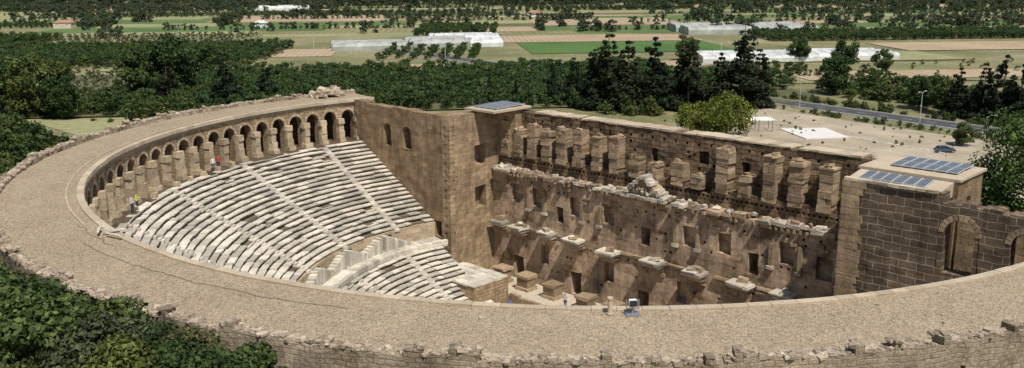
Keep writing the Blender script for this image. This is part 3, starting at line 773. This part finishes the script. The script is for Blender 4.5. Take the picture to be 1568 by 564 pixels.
SH=[shrub('shrub',4.2,3.4,34,10000,.12,F_shr,130),shrub('shrub',3.6,2.6,30,9000,.10,F_shr,131),shrub('shrub',4.4,3.2,36,10000,.11,F_brd,132),shrub('shrub',3.8,3.2,36,9000,.10,F_olv,133)]
for a,r,s in ((230,52,.9),(236,52,1.0),(239,53,1.2),(243,52,1.15),(247,53.5,1.4),(250,52,1.1),(253,54.5,1.5),(257,52,1.1),(260,53.5,1.4),(263,52,1.15),(266,54.5,1.6),(268,52.2,1.15),(272,53.2,1.45),(275,52.2,1.15),(279,53.2,1.4),(281,52,1.2),(285,52.8,1.35),(288,52,1.15),(291,52.8,1.2),(294,52.2,1.0),(297,52.4,.85),(300,52.6,.7),(303,52.4,.5),
   (262,56.5,1.8),(270,57.5,1.7),(278,56.5,1.5),(256,57.5,1.7),(285,55.5,1.35),(249,56.5,1.5),(274,55.5,1.7),(282,54.8,1.45),(290,54.6,1.25),(266,59,1.8),(276,59,1.6),(287,54,1.3),(293,54.5,1.05),(283,57,1.4)):
    x,y,_=pol(r,D(a),0); place('shrub',random.choice(SH),x,y,H(x,y)-.2,s)
# ------------------------------------------------------------------ road, lot
def strip(name,pts,w,z,mat,off=0):
    mb=MB(); P=[Vector(p) for p in pts]
    for k in range(len(P)-1):
        d=(P[k+1]-P[k]).normalized(); n=Vector((-d.y,d.x)); a,b=P[k],P[k+1]
        mb.quad([tuple(a+n*(off-w/2))+(z,),tuple(b+n*(off-w/2))+(z,),tuple(b+n*(off+w/2))+(z,),tuple(a+n*(off+w/2))+(z,)])
    return mb.obj(name,[mat])
rp=[(-330,236),(-180,211),(-90,196),(-10,181),(90,160),(260,120)]
strip('road',rp,9.0,.40,M_asph); strip('road_edge_line',rp,.12,.405,M_white,4.1); strip('road_edge_line',rp,.12,.405,M_white,-4.1)
mb=MB()
for k in range(len(rp)-1):
    a,b=Vector(rp[k]),Vector(rp[k+1]); L=(b-a).length; d=(b-a)/L; n=Vector((-d.y,d.x)); q=0
    while q<L-3:
        p=a+d*q; e=a+d*(q+3); mb.quad([tuple(p-n*.07)+(.405,),tuple(e-n*.07)+(.405,),tuple(e+n*.07)+(.405,),tuple(p+n*.07)+(.405,)]); q+=7
mb.obj('road_centre_marking',[M_white])
for off in (4.8,-4.8): 
    mb=MB()
    for k in range(len(rp)-1):
        a,b=Vector(rp[k]),Vector(rp[k+1]); d=(b-a).normalized(); n=Vector((-d.y,d.x))
        P=[tuple(a+n*(off-.12))+(0,),tuple(b+n*(off-.12))+(0,),tuple(b+n*(off+.12))+(0,),tuple(a+n*(off+.12))+(0,)]
        mb.hexa(P+[(p[0],p[1],.52) for p in P])
    mb.obj('kerb',[M_conc])
mb=MB(); mb.quad([(x,y,.28) for x,y in ((-90,183),(-60,176),(-10,166),(30,158),(34,120),(0,108),(-42,112),(-66,134),(-84,160))]); mb.obj('gravel_lot',[M_lot])
mb=MB(); mb.hexa([(x,y,.2) for x,y in ((-58,149),(-46,140),(-39.5,149),(-50,158))]+[(x,y,.5) for x,y in ((-58,149),(-46,140),(-39.5,149),(-50,158))]); mb.obj('concrete_slab',[M_conc])
mb=MB()
for q in range(14):
    f=q/13; mb.box(-40+f*24-.6,-40+f*24+.6,150-f*6,150.4-f*6,.28,.5,0,.03)
mb.obj('kerb',[M_conc])
mb=MB()
d=Vector((13,12)).normalized(); n=Vector((-d.y,d.x)); o=Vector((-70,133))
for i in range(6):
    for j in (0,4):
        p=o+d*i*3.4+n*j; mb.box(p.x-.08,p.x+.08,p.y-.08,p.y+.08,0,3.2)
    a=o+d*i*3.4-n*.4; b=a+n*4.8; mb.tube([(a.x,a.y,3.3),(b.x,b.y,3.3)],.08,5)
for j in (0,2,4):
    a=o+n*j-d*.4; b=a+d*17.8; mb.tube([(a.x,a.y,3.25),(b.x,b.y,3.25)],.09,5)
mb.obj('pergola',[M_metal])
def lamp(x,y,h,rz=0,two=False):
    mb=MB(); mb.tube([(0,0,0),(0,0,.5)],.16,8); mb.tube([(0,0,.5),(0,0,h*.5),(0,0,h)],[.11,.09,.07],8)
    for sx in ((1,-1) if two else (1,)):
        mb.tube([(0,0,h-.2),(sx*.6,0,h+.25),(sx*1.5,0,h+.35)],.05,6); mb.box(min(sx*1.3,sx*2.1),max(sx*1.3,sx*2.1),-.16,.16,h+.27,h+.42)
    mb.obj('street_lamp',[M_alu],0,1,None,(x,y,.2),(0,0,rz))
lamp(-72,187,9,1.5,True); lamp(-33,176,9,1.5,True); lamp(-11,156,7.5,.5); lamp(12,168,9,1.5,True); lamp(-112,194.5,9,1.5,True)
for a,b in ((-100,470),(-120,480),(-80,462),(-60,455),(-30,420),(95,420),(130,640),(-200,560)):
    mb=MB(); mb.tube([(0,0,0),(0,0,8)],[.16,.1],6); mb.tube([(-.9,0,7.4),(.9,0,7.4)],.07,5)
    for q in (-.8,0,.8): mb.tube([(q,0,7.4),(q,0,7.7)],.05,5)
    x,y,_=W(a,b); mb.obj('utility_pole',[M_alu],0,1,None,(x,y,0),(0,0,.7))
# ------------------------------------------------------------------ greenhouses
def greenhouse(a0,b0,nsp,w,L,h,mat,ang):
    x,y,_=W(a0,b0); mb=MB()
    for k in range(nsp):
        n=8; y0=k*w; off=(k%3)*1.2
        arc=[(y0+w/2-w/2*math.cos(math.pi*q/n)*.99,h*.6+h*.4*math.sin(math.pi*q/n)) for q in range(n+1)]
        pr=[(y0+.02,0)]+arc+[(y0+w-.02,0)]
        for q in range(len(pr)-1):
            s0=0
            while s0<L-.1:
                s1=min(L,s0+6); mb.quad([(off+s0,pr[q][0],pr[q][1]),(off+s0,pr[q+1][0],pr[q+1][1]),(off+s1,pr[q+1][0],pr[q+1][1]),(off+s1,pr[q][0],pr[q][1])]); s0=s1
        for xx in (off,off+L): mb.quad([(xx,p[0],p[1]) for p in pr])
        for s0 in np.arange(0,L+.1,6): mb.tube([(off+s0,p[0],p[1]+.04) for p in arc],.09,4,1)
        mb.box(off-.06,off,y0+w*.35,y0+w*.65,0,2.2,1)
    mb.obj('greenhouse',[mat,M_metal],0,1,None,(x,y,0),(0,0,ang))
M_pl=plain('greenhouse_plastic',(.55,.56,.54),.4,.3,.12); M_pg=plain('dusty_greenhouse_plastic',(.34,.35,.32),.5,.35,.12)
aF=math.atan2(FH.y,FH.x); aR=math.atan2(RH.y,RH.x)
greenhouse(-92,478,4,7.5,38,3.8,M_pg,aR+.22); greenhouse(-54,494,5,7.5,34,4.0,M_pg,aR+.22)
greenhouse(-44,530,4,7.5,38,4.0,M_pl,aR+.2); greenhouse(-22,500,3,7.5,18,3.8,M_pl,aR+.2)
greenhouse(112,588,6,9,42,4.8,M_pg,aR+.12); greenhouse(158,594,6,9,40,4.8,M_pg,aR+.12)
greenhouse(84,405,4,7.5,50,3.4,M_pl,aR+.1); greenhouse(131,412,4,7.5,44,3.6,M_pl,aR+.1)
greenhouse(-262,950,4,9,52,6,M_pl,aR+.1)
def house(a,b,w,d,h,rz,wc,rc):
    x,y,_=W(a,b); e=empty('farmhouse',(x,y,0),rz)
    mb=MB(); wall(mb,lambda u,t,z:(u,-d/2+t,z),-w/2,w/2,0,h,.3,[(-w*.35,-w*.2,h*.4,h*.7,.2),(-.5,.5,0,2.1,.2),(w*.2,w*.35,h*.4,h*.7,.2)],du=2,dz=2)
    mb.box(-w/2,w/2,-d/2+.31,d/2,0,h-.01); mb.obj('walls',[wc],0,1,e)
    mb=MB(); i=0; o=.5
    mb.v=[(-w/2-o,-d/2-o,h),(w/2+o,-d/2-o,h),(w/2+o,d/2+o,h),(-w/2-o,d/2+o,h),(-w/4,0,h+1.7),(w/4,0,h+1.7)]
    for f in ((0,1,5,4),(1,2,5),(2,3,4,5),(3,0,4),(0,1,2,3)): mb.f.append(f); mb.uv.append(None); mb.m.append(0)
    mb.box(w*.2,w*.2+.5,.5,1.,h+.5,h+2); mb.obj('tiled_roof',[rc],0,1,e)
M_wall=plain('cream_render',(.55,.48,.38),.8,.1); M_tile=plain('terracotta_tile',(.36,.2,.13),.8,.2)
house(-330,690,13,9,4.5,.8,M_wall,M_tile); house(-185,690,8,7,3.5,.6,M_white,M_conc); house(20,830,10,8,4,.6,M_white,M_tile)
# ------------------------------------------------------------------ car
def car(x,y,z,rz,colr):
    e=empty('parked_car',(x,y,z),rz)
    prof=[(-2.15,.35),(-2.18,.75),(-2.0,.95),(-1.75,1.0),(1.05,.95),(1.9,.82),(2.15,.68),(2.18,.35)]
    cab=[(-1.85,.98),(-1.45,1.42),(-.2,1.48),(.45,1.4),(1.15,.95)]
    pm=plain('car_paint',colr,.25,.03); gl=plain('car_glass',(.02,.025,.03),.1,.05)
    mb=MB()
    def loft(pr,hw0,hw1,m,ztop):
        n=len(pr); i=len(mb.v)
        for sy in (-1,1):
            for (a,b) in pr: 
                f=(b-pr[0][1])/max(.01,ztop-pr[0][1]); mb.v.append((a,sy*(hw0+(hw1-hw0)*f),b))
        for f in [tuple(i+k for k in range(n)),tuple(i+n+k for k in range(n))]+[(i+k,i+(k+1)%n,i+n+(k+1)%n,i+n+k) for k in range(n)]:
            mb.f.append(f); mb.uv.append(None); mb.m.append(m)
    loft(prof,.88,.84,0,1.0); loft(cab,.80,.60,1,1.48)
    loft([(-1.42,1.42),(-.2,1.49),(.42,1.41),(.4,1.44),(-.2,1.525),(-1.4,1.45)],.63,.60,0,1.5)
    for a,b in (((-1.8,1.0),(-1.44,1.43)),((-.35,1.),(-.3,1.48)),((1.1,.97),(.45,1.41))):
        for sy in (-1,1): mb.tube([(a[0],sy*.8,a[1]),(b[0],sy*.61,b[1])],.035,5,0)
    mb.obj('body',[pm,gl],0,1,e)
    mb=MB()
    for a in (-1.35,1.38):
        for sy in (-1,1): mb.tube([(a,sy*.68,.33),(a,sy*.9,.33)],.33,16,0); mb.tube([(a,sy*.9,.33),(a,sy*.915,.33)],.19,12,1)
    mb.obj('wheels',[M_dk,M_metal],0,1,e)
    mb=MB()
    for sy in (-1,1):
        mb.box(2.1,2.2,sy*.62-.17,sy*.62+.17,.62,.76,0); mb.box(-2.21,-2.12,sy*.66-.13,sy*.66+.13,.72,.88,1); mb.box(.75,.95,sy*.93-.1,sy*.93+.1,.98,1.1,2)
    mb.obj('lights_and_mirrors',[M_white,plain('red_lens',(.4,.02,.02),.3,.02),M_dk],0,1,e)
car(-16,146,.28,.75,(.07,.08,.11))
# ------------------------------------------------------------------ floodlight
fl=empty('floodlight',pol(43.9,math.atan2(-31.3,29.9),ZT+.02),.9)
mb=MB(); mb.box(-.35,.35,-.3,.3,0,.06,1); mb.tube([(0,0,.06),(0,0,.35)],.05,8,1)
for sx in (-1,1): mb.box(sx*.3-.02,sx*.3+.02,-.05,.05,.3,.75,1)
mb.box(-.32,.32,-.02,.02,.28,.33,1); mb.obj('bracket',[M_dk,M_metal],0,1,fl)
mb=MB(); mb.hexa([(-.2,-.13,.42),(.2,-.13,.42),(.17,.16,.48),(-.17,.16,.48),(-.2,-.16,.78),(.2,-.16,.78),(.17,.14,.74),(-.17,.14,.74)],0); mb.box(-.18,.18,-.2,-.16,.46,.75,1)
mb.obj('lamp_head',[M_white,M_dk],0,1,fl)
mb=MB(); mb.tube([(0,0,0),(0,0,.06)],.2,12); mb.tube([(0,0,.06),(0,0,.75)],[.13,.11],12); mb.tube([(0,0,.75),(0,0,.85)],.15,12)
mb.obj('bollard_light',[M_cop],0,1,None,pol(43.85,math.atan2(-31.9,29.0),ZT+.02))
# ------------------------------------------------------------------ people
def person(x,y,z,rz,shirt,pants,hairc,pose='stand'):
    J={};V=[];E=[];Rr=[]
    def v(p,r,par=None):
        V.append(p); Rr.append(r); k=len(V)-1
        if par is not None: E.append((par,k))
        return k
    hz=.93
    pel=v((0,0,hz),(.15,.11)); wa=v((0,0,hz+.2),(.13,.09),pel); ch=v((0,.01,hz+.4),(.165,.11),wa); nk=v((0,.01,hz+.54),(.06,.06),ch)
    h1=v((0,.0,hz+.6),(.06,.065),nk); h2=v((0,-.02,hz+.67),(.075,.09),h1); h3=v((0,-.005,hz+.77),(.06,.075),h2)
    for sx in (-1,1):
        sh=v((sx*.17,.01,hz+.47),(.06,.06),ch)
        el=v((sx*.24,.03,hz+.2),(.045,.045),sh); wr=v((sx*.25,-.1 if sx>0 else -.02,hz-.03),(.028,.028),el)
        q=V[wr]; pa=v((q[0],q[1]-.02,q[2]-.08),(.04,.02),wr); q=V[pa]
        for f,(dx,l) in enumerate(((-.03,.07),(-.01,.085),(.01,.08),(.03,.06))):
            a=v((q[0]+dx,q[1]-.005,q[2]-.045),(.009,.009),pa); v((q[0]+dx*1.1,q[1]-.02,q[2]-.045-l*.6),(.008,.008),a)
        a=v((q[0]-sx*.045,q[1]-.03,q[2]+.02),(.011,.011),pa); v((q[0]-sx*.055,q[1]-.05,q[2]-.02),(.009,.009),a)
        hp=v((sx*.09,0,hz-.08),(.095,.1),pel)
        kn=v((sx*.1,-.02-.04*sx,.5),(.062,.062),hp); an=v((sx*.11,.03+.06*sx,.09),(.04,.04),kn)
        q=V[an]; v((q[0]+sx*.02,q[1]-.15,.04),(.04,.03),an)
    me=bpy.data.meshes.new('person'); me.from_pydata(V,E,[]); ob=bpy.data.objects.new('person',me); COL.objects.link(ob)
    md=ob.modifiers.new('Skin','SKIN'); 
    for i,sv in enumerate(me.skin_vertices[0].data): sv.radius=Rr[i] if hasattr(Rr[i],'__len__') else (Rr[i],Rr[i]); sv.use_root=(i==0)
    sb=ob.modifiers.new('Sub','SUBSURF'); sb.levels=2; sb.render_levels=2
    s=N('clothing'); sp=s.n('ShaderNodeSeparateXYZ'); s.l(s.tc.outputs['Object'],sp.inputs[0])
    mr=s.n('ShaderNodeMath'); mr.operation='DIVIDE'; s.l(sp.outputs[2],mr.inputs[0]); mr.inputs[1].default_value=2.
    skin=(.42,.26,.18)
    s.col(s.ramp(mr.outputs[0],[(0,(.04,.03,.03)),(.045,pants),((hz+.02)/2,shirt),((hz+.54)/2,skin),((hz+.73)/2,hairc)],'CONSTANT')); me.materials.append(s.m)
    ob.location=(x,y,z); ob.rotation_euler=(0,0,rz)
    mb=MB(); zz=hz+.69
    mb.blk((0,-.115,zz-.03),(.025,.03,.05),0,0,.003,0)
    for sx in (-1,1): mb.blk((sx*.032,-.1,zz),(.025,.015,.012),0,0,.001,1); mb.blk((sx*.082,-.01,zz-.02),(.02,.04,.06),0,0,.004,0)
    mb.blk((0,-.103,zz-.075),(.045,.012,.01),0,0,.001,2)
    mb.obj('face',[plain('skin',skin,.6,.05),M_dk,plain('lips',(.35,.12,.1),.6,.05)],0,1,ob)
person(-38.1,-16.7,ZG,1.2,(.35,.05,.05),(.03,.04,.08),(.03,.02,.015)); person(-37.7,-17.6,ZG,1.6,(.6,.58,.55),(.1,.1,.12),(.05,.03,.02))
person(-27.2,-30.9,ZG,2.5,(.45,.6,.06),(.05,.05,.07),(.04,.03,.02)); person(-26.6,-31.6,ZG,2.2,(.5,.5,.48),(.06,.06,.09),(.03,.02,.02))
person(-8.6,8.4,3.2,.3,(.4,.42,.45),(.05,.06,.1),(.03,.02,.02)); person(-14.5,5.5,1.8,.8,(.1,.15,.4),(.2,.18,.15),(.03,.02,.02))
# ------------------------------------------------------------------ light, sky, camera
S=Vector((.48,-.19,.85)).normalized()
sd=bpy.data.lights.new('sun','SUN'); sd.energy=4.9; sd.angle=math.radians(.5); sd.color=(1,.94,.84)
so=bpy.data.objects.new('sun',sd); COL.objects.link(so); so.rotation_euler=S.to_track_quat('Z','Y').to_euler()
w=bpy.data.worlds.new('World'); scene.world=w; w.use_nodes=True; nt=w.node_tree
bg=nt.nodes['Background']; sk=nt.nodes.new('ShaderNodeTexSky'); sk.sky_type='NISHITA'; sk.sun_disc=False
sk.sun_elevation=math.asin(S.z); sk.sun_rotation=math.atan2(S.x,S.y); nt.links.new(sk.outputs[0],bg.inputs[0]); bg.inputs[1].default_value=.09
scene.view_settings.view_transform='Standard'; scene.view_settings.look='None'; scene.view_settings.exposure=0
p=[55.556,-65.998,40.324,-0.772,0.228,1410.366,-0.005]
a,t,r=p[3],p[4],p[6]
Fv=Vector((math.sin(a)*math.cos(t),math.cos(a)*math.cos(t),-math.sin(t))); Rv=Vector((math.cos(a),-math.sin(a),0)); Uv=Rv.cross(Fv)
R2=Rv*math.cos(r)+Uv*math.sin(r); U2=Uv*math.cos(r)-Rv*math.sin(r)
cd=bpy.data.cameras.new('camera'); cd.sensor_width=36; cd.lens=p[5]/1568*36; cd.clip_end=20000; cd.clip_start=.5
co=bpy.data.objects.new('camera',cd); COL.objects.link(co)
m=Matrix((R2,U2,-Fv)).transposed().to_4x4(); m.translation=Vector(p[:3]); co.matrix_world=m
scene.camera=co
